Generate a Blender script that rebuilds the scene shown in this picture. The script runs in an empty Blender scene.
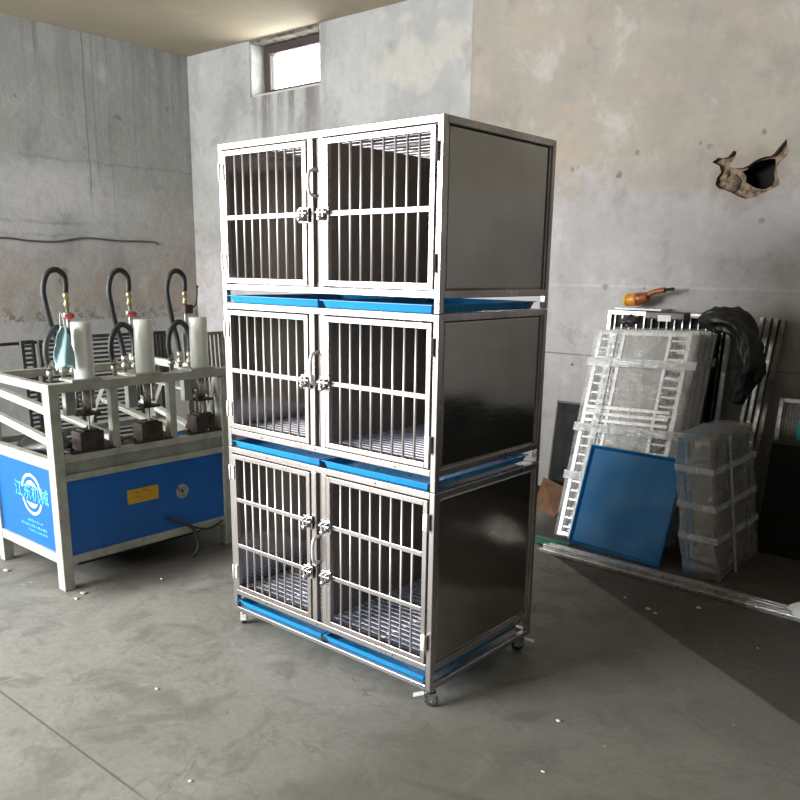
import bpy, bmesh, math, random
from mathutils import Vector, Matrix, noise
random.seed(7)
S = bpy.context.scene
col = S.collection
PI = math.pi

# ------------------------------------------------------------------ nodes
class N:
    def __init__(s, name, bump=None):
        s.m = bpy.data.materials.new(name); s.m.use_nodes = True
        s.t = s.m.node_tree; s.b = s.t.nodes['Principled BSDF']
    def n(s, typ, ins=None, **kw):
        nd = s.t.nodes.new(typ)
        for k, v in kw.items(): setattr(nd, k, v)
        for k, v in (ins or {}).items(): s.put(nd.inputs[k], v)
        return nd
    def put(s, sock, v):
        if isinstance(v, bpy.types.NodeSocket): s.t.links.new(v, sock)
        else: sock.default_value = v
    def pos(s): return s.n('ShaderNodeNewGeometry').outputs['Position']
    def obj(s): return s.n('ShaderNodeTexCoord').outputs['Object']
    def xyz(s, v): return s.n('ShaderNodeSeparateXYZ', {0: v}).outputs
    def mapv(s, v, scale=(1,1,1), loc=(0,0,0), rot=(0,0,0)):
        return s.n('ShaderNodeMapping', {'Vector': v, 'Scale': scale, 'Location': loc, 'Rotation': rot}).outputs[0]
    def noise(s, v, scale=5, detail=4, rough=.55, dist=0):
        return s.n('ShaderNodeTexNoise', {'Vector': v, 'Scale': scale, 'Detail': detail, 'Roughness': rough, 'Distortion': dist}).outputs['Fac']
    def ramp(s, v, a, b, lo=0., hi=1.):
        return s.n('ShaderNodeMapRange', {0: v, 1: a, 2: b, 3: lo, 4: hi}, interpolation_type='SMOOTHSTEP').outputs[0]
    def math(s, op, a, b=0.):
        return s.n('ShaderNodeMath', {0: a, 1: b}, operation=op).outputs[0]
    def mix(s, f, a, b, mode='MIX'):
        nd = s.n('ShaderNodeMix', data_type='RGBA', blend_type=mode)
        s.put(nd.inputs[0], f); s.put(nd.inputs[6], a); s.put(nd.inputs[7], b)
        return nd.outputs[2]
    def bump(s, h, strength=.3, dist=.01):
        s.put(s.b.inputs['Normal'], s.n('ShaderNodeBump', {'Height': h, 'Strength': strength, 'Distance': dist}).outputs[0])

def C4(r, g=None, b=None):
    if g is None: g = b = r
    return (r, g, b, 1)

def basic(name, c, rough=.5, metal=0, var=.12, scale=14, bump=0, c2=None, clear=0, spec=.5):
    k = N(name); p = k.obj()
    f = k.noise(p, scale, 5, .6)
    d = c2 or tuple(x * (1 - var * 2.2) for x in c[:3]) + (1,)
    k.put(k.b.inputs['Base Color'], k.mix(k.ramp(f, .35, .7), c, d))
    k.put(k.b.inputs['Roughness'], k.ramp(k.noise(p, scale * 2.3, 3), .3, .7, max(rough - .07, .02), min(rough + .09, 1)))
    k.b.inputs['Metallic'].default_value = metal
    k.b.inputs['Specular IOR Level'].default_value = spec
    k.b.inputs['Coat Weight'].default_value = clear
    if bump: k.bump(f, bump, .01)
    return k.m

def steel(name, c, rough, stretch=(60, 60, 2), var=.15, smudge=.1):
    k = N(name); p = k.obj()
    f = k.noise(k.mapv(p, stretch), 3, 3, .6)
    g = k.noise(p, 4.5, 4, .6)
    k.put(k.b.inputs['Base Color'], k.mix(k.ramp(g, .3, .75), c, tuple(x * (1 - var) for x in c[:3]) + (1,)))
    r = k.math('ADD', k.ramp(g, .3, .7, rough, rough + smudge), k.ramp(f, .3, .7, -.03, .03))
    k.put(k.b.inputs['Roughness'], r)
    k.b.inputs['Metallic'].default_value = 1
    return k.m

M = {}
M['tube'] = steel('stainless_tube', C4(.54, .505, .49), .25, var=.22, smudge=.14)
M['bar'] = steel('stainless_bar', C4(.80, .76, .75), .50, var=.06)
M['sheet'] = steel('stainless_sheet', C4(.40, .39, .355), .10, (3, 3, 40), var=.12, smudge=.05)
M['inner'] = steel('stainless_inner_sheet', C4(.34, .305, .28), .55, (3, 3, 40), var=.16)
M['slat'] = steel('stainless_slat', C4(.88, .84, .90), .52, var=.06)
M['chrome'] = basic('cast_chrome', C4(.72, .72, .73), .22, 1, .25, 60, .3)
M['dull_metal'] = basic('dull_metal', C4(.32, .32, .31), .42, 1, .2, 30)
M['tray'] = basic('blue_tray_plastic', C4(.0, .27, .62), .33, 0, .1, 6)
M['traydk'] = basic('blue_tray_plastic_large', C4(.0, .115, .30), .55, 0, .08, 2, spec=.3)
M['wheel'] = basic('wheel_rubber', C4(.03, .03, .032), .6)
M['cream'] = basic('cream_enamel', C4(.43, .44, .39), .42, 0, .14, 9)
M['creamlt'] = basic('cream_white_enamel', C4(.66, .68, .64), .35, 0, .05, 7)
M['greenish'] = basic('grey_green_enamel', C4(.30, .33, .30), .5, 0, .15, 9)
M['hose'] = basic('black_hose_rubber', C4(.028, .03, .032), .5)
M['brass'] = basic('brass_fitting', C4(.62, .53, .30), .35, .8, .15, 40)
M['fit'] = basic('zinc_fitting', C4(.55, .53, .48), .4, .8, .2, 40)
M['red'] = basic('red_valve_paint', C4(.50, .05, .06), .45)
M['darkred'] = basic('dark_valve', C4(.07, .03, .035), .5)
M['block'] = basic('oily_brown_steel', C4(.06, .045, .036), .55, .3, .3, 25)
M['black'] = basic('black_board', C4(.012, .012, .013), .7, 0, .2, 5, spec=.25)
M['blackgrid'] = basic('black_grid_metal', C4(.07, .07, .065), .5, .3, .2, 20)
M['olivegrid'] = basic('olive_grid_metal', C4(.24, .23, .19), .5, .4, .2, 20)
M['bag'] = basic('black_bag_film', C4(.012, .014, .012), .42, 0, .2, 8, .4)
M['cardboard'] = basic('cardboard', C4(.17, .085, .045), .85, 0, .15, 8)
M['mask'] = basic('pale_blue_mask_cloth', C4(.42, .66, .73), .8, 0, .06, 12)
M['white'] = basic('white_plastic', C4(.75, .75, .74), .45, 0, .05, 12)
M['alu'] = basic('aluminium_bar', C4(.72, .72, .70), .34, 1, .15, 20)
M['packalu'] = basic('white_aluminium_frame', C4(.72, .72, .72), .38, .55, .08, 12)
M['infill'] = basic('grey_infill_sheet', C4(.30, .295, .27), .45, .2, .15, 6)
M['green'] = basic('green_tape', C4(.02, .17, .11), .5)
M['teal'] = basic('teal_plastic', C4(.01, .28, .27), .45)
M['orange'] = basic('orange_housing', C4(.62, .22, .01), .4, 0, .15, 30)
M['purple'] = basic('dark_plum_film', C4(.07, .045, .05), .4, 0, .3, 30)
M['rust'] = basic('rusty_rod', C4(.10, .04, .035), .7)
M['wire'] = basic('grey_wire', C4(.10, .09, .085), .6)
M['tubegrey'] = basic('galvanised_tube', C4(.30, .30, .27), .38, .9, .25, 12)
M['dark_frame'] = basic('dark_window_frame', C4(.05, .035, .03), .6)
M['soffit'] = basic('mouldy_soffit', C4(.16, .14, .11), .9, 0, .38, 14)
M['jamb'] = basic('jamb_plaster', C4(.48, .48, .46), .9, 0, .12, 7)
M['burnt'] = basic('burnt_orange_housing', C4(.30, .075, .01), .45, 0, .25, 40)
M['yellow'] = basic('yellow_label', C4(.60, .38, .01), .5, 0, .05, 20)
M['orange_mark'] = basic('orange_mark', C4(.75, .16, .02), .5)
M['paint_white'] = basic('white_print', C4(.50, .72, .85), .5, 0, .1)
M['paint_pale'] = basic('pale_blue_print', C4(.09, .42, .78), .5, 0, .06)
M['sticker'] = basic('grey_round_sticker', C4(.42, .45, .42), .5, 0, .3, 60)
M['scrap'] = basic('dark_scrap', C4(.05, .045, .04), .7, .2, .3, 40)

def blue_panel(name, c, streaks):
    k = N(name); p = k.obj()
    f = k.noise(p, 3, 4)
    base = k.mix(k.ramp(f, .3, .8), c, tuple(x * .8 for x in c[:3]) + (1,))
    sc = k.noise(k.mapv(p, (90, 90, 5)), 1.2, 2)
    base = k.mix(k.math('MULTIPLY', k.ramp(sc, .74, .80), streaks), base, C4(.35, .45, .6))
    k.put(k.b.inputs['Base Color'], base); k.b.inputs['Roughness'].default_value = .38
    return k.m
M['blue'] = blue_panel('blue_sheet_paint', C4(.002, .118, .47), .4)

# transparent stretch film
def film(name, a, tint, seed, cre=.2):
    k = N(name); p = k.obj()
    w = k.noise(k.mapv(p, (3, 3, 1.3), (seed, 0, 0)), 2.2, 3, .5, .8)
    w2 = k.noise(k.mapv(p, (1.2, 1.2, 4.5), (0, seed, 0), (.5, .3, 0)), 2.5, 3, .5, 1.)
    crease = k.ramp(k.math('ABSOLUTE', k.math('SUBTRACT', w, .5)), .0, .018, 1, 0)
    crease2 = k.ramp(k.math('ABSOLUTE', k.math('SUBTRACT', w2, .52)), .0, .014, 1, 0)
    cr = k.math('MAXIMUM', crease, crease2)
    k.put(k.b.inputs['Base Color'], tint)
    k.put(k.b.inputs['Alpha'], k.math('ADD', k.math('MULTIPLY', cr, cre), k.ramp(w, .3, .75, a, a + .18)))
    k.b.inputs['Roughness'].default_value = .25
    k.b.inputs['Specular IOR Level'].default_value = .8
    k.bump(k.math('ADD', w, k.math('MULTIPLY', w2, .7)), .8, .05)
    return k.m
M['film'] = film('clear_stretch_film', .16, C4(.9), 3.1, .10)
M['film_dense'] = film('cloudy_stretch_film', .34, C4(.55, .55, .52), 8.7, .08)
M['tape'] = film('clear_packing_tape', .34, C4(.78, .80, .82), 1.3)

# ------------------------------------------------------------------ wall / floor / ceiling materials
def wall_mat(name, axis):
    k = N(name); p = k.pos(); x, y, z = k.xyz(p)
    h = y if axis == 'y' else x
    n1 = k.noise(p, 1.1, 6, .62, .4)
    n2 = k.noise(p, 4.5, 6, .65, .6)
    n3 = k.noise(p, 18, 5, .65)
    streak = k.noise(k.mapv(p, (5, 5, .35)), 1.6, 5, .6, .3)
    fine = k.noise(k.mapv(p, (22, 22, .5)), 1.2, 3, .5)
    if axis == 'y':       # left wall, cool grey concrete, brown bloom low near the corner
        base = k.mix(k.ramp(n1, .3, .7), C4(.42, .42, .41), C4(.31, .315, .30))
        low = k.math('MULTIPLY', k.ramp(z, 1.18, 1.35), k.ramp(z, 2.0, 1.45))
        base = k.mix(k.math('MULTIPLY', low, k.ramp(n2, .34, .66, .2, .9)), base, C4(.33, .275, .225))
        cn = k.math('MULTIPLY', k.ramp(y, 2.3, 3.2), k.ramp(z, 2.9, 1.9))
        base = k.mix(k.math('MULTIPLY', cn, k.ramp(n2, .3, .65, .2, .8)), base, C4(.34, .295, .25))
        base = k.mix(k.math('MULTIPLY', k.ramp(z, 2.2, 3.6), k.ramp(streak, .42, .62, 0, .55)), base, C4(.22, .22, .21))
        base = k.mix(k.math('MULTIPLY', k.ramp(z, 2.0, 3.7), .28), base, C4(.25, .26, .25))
        # the rough render edge over the smooth dado
        band = k.math('MULTIPLY', k.ramp(z, 1.165, 1.185), k.ramp(z, 1.36, 1.22))
        base = k.mix(k.math('MULTIPLY', band, k.ramp(n3, .5, .62)), base, C4(.20, .16, .12))
        base = k.mix(k.ramp(z, 1.18, 1.16, 0, .6), base, C4(.40, .40, .41))
        # patch of brighter cement
        for cy, cz, sy, sz, col_, st in ((1.7, 2.35, .8, .30, C4(.50, .50, .51), .9), (1.3, 2.0, .5, .18, C4(.48, .48, .48), .7)):
            dd = k.math('ADD', k.math('POWER', k.math('DIVIDE', k.math('SUBTRACT', y, cy), sy), 2), k.math('POWER', k.math('DIVIDE', k.math('SUBTRACT', z, cz), sz), 2))
            base = k.mix(k.math('MULTIPLY', k.ramp(k.math('ADD', dd, k.math('MULTIPLY', n2, 1.2)), 1.9, .6), st), base, col_)
        # trowel lines and rain streak cracks
        for zz, w in ((2.08, .012), (2.66, .008), (1.97, .008)):
            ln = k.math('ABSOLUTE', k.math('SUBTRACT', k.math('ADD', z, k.math('MULTIPLY', n2, .10)), zz + .05))
            base = k.mix(k.math('MULTIPLY', k.ramp(ln, w * 2.5, 0), k.ramp(n1, .45, .6, 0, .55)), base, C4(.19, .19, .18))
        for yy, z0, w, st in ((2.08, 2.2, .012, .75), (2.17, 2.4, .02, .4), (2.6, 2.5, .012, .3), (1.15, 2.5, .014, .6), (2.32, 2.1, .010, .4), (1.62, 3.35, .02, .5)):
            ln = k.math('ABSOLUTE', k.math('SUBTRACT', k.math('ADD', y, k.math('MULTIPLY', n1, .08)), yy + .04))
            base = k.mix(k.math('MULTIPLY', k.math('MULTIPLY', k.ramp(ln, w, w * .2), st), k.ramp(z, z0, z0 + .25)), base, C4(.16, .16, .15))
        spots = k.noise(k.mapv(p, (1, 1, 1), (4, 1, 0)), 6, 1, .3)
        base = k.mix(k.ramp(spots, .765, .80, 0, .6), base, C4(.14, .13, .12))
    else:
        R = k.ramp(k.math('ADD', x, 0.), -2.285, -2.265)      # right of the joint
        up = k.ramp(k.math('ADD', z, k.math('MULTIPLY', n2, .5)), 2.35, 2.75)
        left = k.mix(k.ramp(n1, .3, .7), C4(.40, .405, .395), C4(.30, .305, .295))
        # pale repair patches left of cage / upper
        lp = k.ramp(k.math('ADD', z, k.math('MULTIPLY', n2, .6)), 2.35, 1.75)
        left = k.mix(lp, left, C4(.50, .49, .50))
        bl = k.math('MULTIPLY', k.math('MULTIPLY', k.ramp(x, -6, -5.2, 1, 0), k.ramp(z, 2.75, 2.3)), k.ramp(n2, .42, .62))
        left = k.mix(k.math('MULTIPLY', bl, .6), left, C4(.34, .27, .21))
        ws = k.math('MULTIPLY', k.math('MULTIPLY', k.ramp(x, -4.95, -4.8), k.ramp(x, -3.7, -4.1)), k.ramp(z, 2.4, 3.3))
        left = k.mix(k.math('MULTIPLY', ws, k.ramp(streak, .40, .60, 0, .85)), left, C4(.13, .115, .11))
        pp = k.math('MULTIPLY', k.ramp(k.math('ADD', k.noise(p, 1.6, 3, .5), 0), .54, .60), k.ramp(x, -3.5, -3.1))
        left = k.mix(k.math('MULTIPLY', pp, .6), left, C4(.46, .43, .38))
        left = k.mix(k.ramp(k.noise(k.mapv(p, (1, 1, 1), (9, 2, 4)), 3.2, 6, .7, .5), .60, .72, 0, .55), left, C4(.20, .20, .19))
        rt_hi = k.mix(k.ramp(n1, .3, .7), C4(.335, .305, .255), C4(.26, .24, .205))
        rt_lo = k.mix(k.ramp(n1, .3, .7), C4(.40, .385, .385), C4(.32, .31, .31))
        rt_hi = k.mix(k.ramp(n2, .55, .70, 0, .5), rt_hi, C4(.25, .25, .24))
        rt_hi = k.mix(k.ramp(k.noise(k.mapv(p, (1, 1, 1), (2, 8, 1)), 2.4, 5, .6), .52, .66, 0, .5), rt_hi, C4(.37, .30, .24))
        right = k.mix(up, rt_lo, rt_hi)
        bnd = k.math('MULTIPLY', k.ramp(z, 2.15, 2.27), k.ramp(z, 2.42, 2.30))
        right = k.mix(k.math('MULTIPLY', bnd, k.ramp(n3, .45, .62, .0, .55)), right, C4(.33, .27, .22))
        right = k.mix(k.ramp(z, 1.62, 1.0, 0, .30), right, C4(.36, .35, .33))
        # line at 1.6 and 1.1, weather marks
        l1 = k.ramp(k.math('ABSOLUTE', k.math('SUBTRACT', z, 1.605)), .012, .004)
        right = k.mix(k.math('MULTIPLY', l1, .35), right, C4(.5, .49, .48))
        l2 = k.ramp(k.math('ABSOLUTE', k.math('SUBTRACT', z, 1.097)), .008, .003)
        right = k.mix(k.math('MULTIPLY', l2, .85), right, C4(.16, .15, .13))
        right = k.mix(k.math('MULTIPLY', k.ramp(z, 1.09, 1.07), k.ramp(fine, .46, .6, 0, .45)), right, C4(.28, .27, .25))
        dirt = k.ramp(k.noise(k.mapv(p, (1, 1, 1.4), (3, 0, 7)), 3.6, 6, .66, .8), .58, .74)
        right = k.mix(k.math('MULTIPLY', dirt, k.ramp(z, 2.0, 1.2, .15, .75)), right, C4(.22, .205, .18))
        # small round plugs and pock marks
        for cx, cz, r, cc in ((-1.02, 1.60, .028, C4(.22, .17, .12)), (-.72, 1.60, .016, C4(.2, .19, .18)), (-.98, 2.36, .024, C4(.14, .13, .12)), (-1.35, 2.42, .020, C4(.16, .15, .13)), (-1.30, 2.43, .012, C4(.2, .18, .15)),
                              (-.86, 2.50, .022, C4(.18, .17, .15)), (-.42, 2.52, .016, C4(.24, .16, .14)), (-.36, 2.50, .02, C4(.22, .17, .14)), (-.46, 2.46, .012, C4(.2, .15, .13)), (.02, 2.03, .02, C4(.3, .2, .18)),
                              (-.22, 1.545, .01, C4(.12)), (-.02, 1.55, .009, C4(.12)), (-.68, 1.97, .014, C4(.3, .28, .26)), (-.03, 2.56, .02, C4(.16, .15, .14)), (.2, 2.8, .014, C4(.15)), (-1.25, 1.02, .012, C4(.05)), (-1.25, 1.23, .09, C4(.29, .27, .25)), (-1.5, 1.36, .06, C4(.32, .3, .27))):
            d = k.math('ADD', k.math('POWER', k.math('SUBTRACT', x, cx), 2), k.math('POWER', k.math('SUBTRACT', z, cz), 2))
            d = k.math('ADD', k.math('SQRT', d), k.math('MULTIPLY', k.math('SUBTRACT', k.noise(p, 42, 3, .6), .5), r * 3.2))
            right = k.mix(k.ramp(d, r, r * .55, 0, .9), right, cc)
        hd = k.math('ADD', k.math('POWER', k.math('DIVIDE', k.math('SUBTRACT', x, -.11), 1.35), 2), k.math('POWER', k.math('SUBTRACT', z, 2.29), 2))
        hd = k.math('ADD', k.math('SQRT', hd), k.math('MULTIPLY', k.math('SUBTRACT', k.noise(p, 11, 5, .7), .5), .28))
        right = k.mix(k.ramp(hd, .24, .12, 0, .55), right, C4(.22, .175, .135))
        base = k.mix(R, left, right)
        jl = k.ramp(k.math('ABSOLUTE', k.math('SUBTRACT', x, -2.275)), .014, .004)
        base = k.mix(k.math('MULTIPLY', jl, .5), base, C4(.2, .2, .19))
    base = k.mix(k.ramp(n3, .35, .75, 0, .18), base, C4(.2, .19, .18))
    gr = k.noise(k.mapv(p, (1, 1, .8), (11, 4, 2)), 2.8, 8, .68, .25)
    base = k.mix(k.ramp(gr, .52, .70, 0, .42), base, C4(.17, .165, .155))
    base = k.mix(k.ramp(gr, .46, .30, 0, .35), base, C4(.52, .51, .50))
    k.put(k.b.inputs['Base Color'], base)
    k.b.inputs['Roughness'].default_value = .82
    k.b.inputs['Specular IOR Level'].default_value = .25
    k.bump(k.math('ADD', k.math('MULTIPLY', n2, .8), k.math('MULTIPLY', n3, .3)), .35, .03)
    return k.m
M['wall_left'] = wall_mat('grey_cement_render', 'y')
M['wall_back'] = wall_mat('patched_plaster', 'x')
M['plain_wall'] = basic('plain_plaster', C4(.13, .125, .12), .9, 0, .12, 2, .2)

def floor_mat():
    k = N('worn_concrete'); p = k.pos(); x, y, z = k.xyz(p)
    n1 = k.noise(p, .9, 6, .6, .3); n2 = k.noise(p, 3.5, 7, .66, .8); n3 = k.noise(p, 30, 5, .7)
    base = k.mix(k.ramp(n1, .32, .68), C4(.315, .31, .285), C4(.235, .235, .21))
    base = k.mix(k.ramp(n2, .47, .66, 0, .65), base, C4(.16, .155, .14))
    base = k.mix(k.ramp(k.noise(p, 8, 6, .7, 1.), .52, .68, 0, .4), base, C4(.15, .145, .13))
    base = k.mix(k.ramp(k.noise(k.mapv(p, (1, 1, 1), (5, 3, 0), (0, 0, .7)), 2.2, 7, .7, 2.2), .56, .7, 0, .5), base, C4(.40, .39, .37))
    # shade round and under the press, painted into the floor colour
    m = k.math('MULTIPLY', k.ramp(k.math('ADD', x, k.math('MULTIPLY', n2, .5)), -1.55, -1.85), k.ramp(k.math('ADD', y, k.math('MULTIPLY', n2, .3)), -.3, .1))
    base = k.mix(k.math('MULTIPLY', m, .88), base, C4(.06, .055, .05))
    # right hand side is darker
    base = k.mix(k.math('MULTIPLY', k.ramp(k.math('ADD', x, k.math('MULTIPLY', n1, .6)), -.1, .6), .60), base, C4(.115, .112, .09))
    # darker brown floor beyond a diagonal edge, towards the back wall
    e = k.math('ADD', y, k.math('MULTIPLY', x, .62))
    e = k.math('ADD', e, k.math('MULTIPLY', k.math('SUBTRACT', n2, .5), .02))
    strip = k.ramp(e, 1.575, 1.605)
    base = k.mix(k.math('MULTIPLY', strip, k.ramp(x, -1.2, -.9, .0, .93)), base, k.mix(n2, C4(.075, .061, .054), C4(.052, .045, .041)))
    # slab joint
    j = k.ramp(k.math('ABSOLUTE', k.math('SUBTRACT', y, -1.055)), .007, .002)
    j = k.math('MULTIPLY', j, k.ramp(x, -.2, -.5))
    base = k.mix(k.math('MULTIPLY', j, .75), base, C4(.08, .08, .075))
    # dark streaks by the cage's right side
    u = k.n('ShaderNodeVectorMath', {0: k.mapv(p, (1, 1, 1), (-.33, -.62, 0))}, operation='LENGTH').outputs[1]
    for cx, cy, L, w, a in ((.13, .45, .16, .022, 1.1), (.30, .22, .10, .04, 1.0), (.42, -.35, .25, .025, .3)):
        q = k.mapv(p, (1, 1, 1), (0, 0, 0))
        dx = k.math('SUBTRACT', x, cx); dy = k.math('SUBTRACT', y, cy)
        ca, sa = math.cos(a), math.sin(a)
        uu = k.math('DIVIDE', k.math('ADD', k.math('MULTIPLY', dx, ca), k.math('MULTIPLY', dy, sa)), L)
        vv = k.math('DIVIDE', k.math('ADD', k.math('MULTIPLY', dx, -sa), k.math('MULTIPLY', dy, ca)), w)
        d = k.math('ADD', k.math('MULTIPLY', uu, uu), k.math('MULTIPLY', vv, vv))
        base = k.mix(k.ramp(k.math('ADD', d, k.math('MULTIPLY', n2, 1.)), 1.9, .5, 0, .5), base, C4(.10, .10, .09))
    speck = k.noise(p, 26, 1, .3)
    base = k.mix(k.ramp(speck, .80, .83, 0, .6), base, C4(.6, .6, .58))
    crack = k.math('ABSOLUTE', k.math('SUBTRACT', k.noise(k.mapv(p, (1, 1, 1), (2, 7, 0)), 1.3, 5, .6, .6), .5))
    base = k.mix(k.ramp(crack, .004, .0008, 0, .45), base, C4(.12, .12, .11))
    base = k.mix(k.ramp(n3, .4, .75, 0, .3), base, C4(.16, .155, .14))
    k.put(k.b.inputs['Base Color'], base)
    k.put(k.b.inputs['Roughness'], k.ramp(n2, .3, .7, .55, .8))
    k.b.inputs['Specular IOR Level'].default_value = .35
    k.bump(k.math('ADD', n2, k.math('MULTIPLY', n3, .4)), .25, .012)
    return k.m
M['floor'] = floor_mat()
def ceil_mat():
    k = N('beige_ceiling_paint'); p = k.pos(); x, y, z = k.xyz(p)
    n1 = k.noise(p, .9, 5, .6); n2 = k.noise(p, 5, 5, .6, .5)
    b = k.mix(k.ramp(n1, .3, .7), C4(.42, .36, .255), C4(.34, .30, .215))
    b = k.mix(k.ramp(k.noise(k.mapv(p, (1, .5, 1)), 3.1, 6, .7, 1.), .62, .75, 0, .35), b, C4(.2, .18, .13))
    k.put(k.b.inputs['Base Color'], b); k.b.inputs['Roughness'].default_value = .9
    k.bump(n2, .15, .01)
    return k.m
M['ceiling'] = ceil_mat()
M['brick_tan'] = basic('broken_render', C4(.24, .175, .12), .95, 0, .25, 30, 1., c2=C4(.07, .055, .035))
M['void'] = basic('wall_void', C4(.008, .007, .006), .95)  # near-black: the darkness inside the hole is put into the colour

g = N('window_glass'); g.b.inputs['Transmission Weight'].default_value = 1; g.b.inputs['Roughness'].default_value = .02
g.b.inputs['IOR'].default_value = 1.02; g.b.inputs['Base Color'].default_value = C4(.95)
M['glass'] = g.m

# ------------------------------------------------------------------ mesh helpers
class MB:
    def __init__(s): s.bm = bmesh.new()
    def box(s, x0, x1, y0, y1, z0, z1, rot=None, piv=None):
        vs = [s.bm.verts.new((x, y, z)) for x in (x0, x1) for y in (y0, y1) for z in (z0, z1)]
        for f in ((0,1,3,2),(4,6,7,5),(0,4,5,1),(2,3,7,6),(0,2,6,4),(1,5,7,3)):
            s.bm.faces.new([vs[i] for i in f])
        if rot is not None:
            bmesh.ops.rotate(s.bm, verts=vs, cent=piv or Vector(((x0+x1)/2,(y0+y1)/2,(z0+z1)/2)), matrix=rot)
        return s
    def cyl(s, a, b, r, r2=None, seg=16):
        a, b = Vector(a), Vector(b); r2 = r if r2 is None else r2
        d = (b - a).normalized(); q = Vector((0,0,1)).rotation_difference(d)
        A, B = [], []
        for i in range(seg):
            t = 2*PI*i/seg; v = Vector((math.cos(t), math.sin(t), 0))
            A.append(s.bm.verts.new(a + q @ (v*r))); B.append(s.bm.verts.new(b + q @ (v*r2)))
        for i in range(seg):
            j = (i+1) % seg
            s.bm.faces.new((A[i], A[j], B[j], B[i])).smooth = seg > 8
        s.bm.faces.new(A[::-1]); s.bm.faces.new(B)
        return s
    def beam(s, a, b, w, h):
        """square tube between two points"""
        a, b = Vector(a), Vector(b); d = (b-a).normalized()
        sx = d.cross(Vector((0,0,1)))
        if sx.length < .01: sx = Vector((1,0,0))
        sx.normalize(); sz = sx.cross(d).normalized()
        V = []
        for P in (a, b):
            for i, j in ((-1,-1),(1,-1),(1,1),(-1,1)): V.append(s.bm.verts.new(P + sx*i*w/2 + sz*j*h/2))
        for f in ((3,2,1,0),(4,5,6,7),(0,1,5,4),(1,2,6,5),(2,3,7,6),(3,0,4,7)): s.bm.faces.new([V[i] for i in f])
        return s
    def tube(s, pts, r, seg=12, sub=6):
        P = [Vector(p) for p in pts]; Q = []
        for i in range(len(P)-1):
            p0 = P[max(i-1,0)]; p1 = P[i]; p2 = P[i+1]; p3 = P[min(i+2, len(P)-1)]
            for k in range(sub):
                t = k/sub
                Q.append(.5*((2*p1)+(-p0+p2)*t+(2*p0-5*p1+4*p2-p3)*t*t+(-p0+3*p1-3*p2+p3)*t**3))
        Q.append(P[-1])
        rings = []; prev = None
        for i, q in enumerate(Q):
            d = (Q[min(i+1,len(Q)-1)] - Q[max(i-1,0)]).normalized()
            if prev is None:
                n = d.orthogonal().normalized()
            else:
                n = (prev - d*prev.dot(d)).normalized()
            prev = n; b = d.cross(n)
            rings.append([s.bm.verts.new(q + (n*math.cos(2*PI*k/seg)+b*math.sin(2*PI*k/seg))*r) for k in range(seg)])
        for A, B in zip(rings, rings[1:]):
            for k in range(seg): s.bm.faces.new((A[k], A[(k+1)%seg], B[(k+1)%seg], B[k])).smooth = True
        s.bm.faces.new(rings[0][::-1]); s.bm.faces.new(rings[-1])
        return s
    def lathe(s, prof, c=(0,0,0), seg=24, axis=None):
        q = Vector((0,0,1)).rotation_difference(Vector(axis)) if axis else None
        rings = []
        for r, z in prof:
            ring = []
            for k in range(seg):
                v = Vector((r*math.cos(2*PI*k/seg), r*math.sin(2*PI*k/seg), z))
                if q: v = q @ v
                ring.append(s.bm.verts.new(Vector(c)+v))
            rings.append(ring)
        for A, B in zip(rings, rings[1:]):
            for k in range(seg): s.bm.faces.new((A[k], A[(k+1)%seg], B[(k+1)%seg], B[k])).smooth = True
        s.bm.faces.new(rings[0][::-1]); s.bm.faces.new(rings[-1])
        return s
    def poly(s, pts, thick, n=(0,0,1)):
        """extruded flat outline"""
        n = Vector(n)*thick
        A = [s.bm.verts.new(Vector(p)) for p in pts]; B = [s.bm.verts.new(Vector(p)+n) for p in pts]
        s.bm.faces.new(A[::-1]); s.bm.faces.new(B)
        for i in range(len(A)):
            j = (i+1) % len(A); s.bm.faces.new((A[i], A[j], B[j], B[i]))
        return s
    def build(s, name, mat, parent=None, bevel=0, kind=None, tri=False):
        bmesh.ops.recalc_face_normals(s.bm, faces=s.bm.faces)
        me = bpy.data.meshes.new(name); s.bm.to_mesh(me); s.bm.free()
        me.materials.append(M[mat] if isinstance(mat, str) else mat)
        o = bpy.data.objects.new(name, me); col.objects.link(o)
        if parent: o.parent = parent
        if bevel:
            b = o.modifiers.new('bevel', 'BEVEL'); b.width = bevel; b.segments = 2; b.limit_method = 'ANGLE'; b.angle_limit = .7
        if kind: o['kind'] = kind
        return o

def thing(name, label, cat, loc=(0,0,0), rz=0, lean=0, group=None, roll=0):
    o = bpy.data.objects.new(name, None); col.objects.link(o); o.empty_display_size = .1
    o.matrix_world = Matrix.Translation(loc) @ Matrix.Rotation(rz, 4, 'Z') @ Matrix.Rotation(-lean, 4, 'X') @ Matrix.Rotation(roll, 4, 'Y')
    o['label'] = label; o['category'] = cat
    if group: o['group'] = group
    return o
def tag(o, label, cat, group=None):
    o['label'] = label; o['category'] = cat
    if group: o['group'] = group
    return o
def shear(root, m):
    for o in root.children_recursive:
        if o.type == 'MESH': o.data.transform(m)
def copy_tree(o, parent=None, root=True):
    c = o.copy(); col.objects.link(c)
    if parent: c.parent = parent
    for ch in list(o.children): copy_tree(ch, c, False)
    return c

# ------------------------------------------------------------------ room
XL, XR, YB, YF, ZC = -5.92, 4.2, 3.25, -6.6, 3.804
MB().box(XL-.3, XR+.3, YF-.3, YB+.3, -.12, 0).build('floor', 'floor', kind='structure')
MB().box(XL-.3, XR+.3, YF-.3, YB+.3, ZC, ZC+.15).build('ceiling', 'ceiling', kind='structure')
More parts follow.
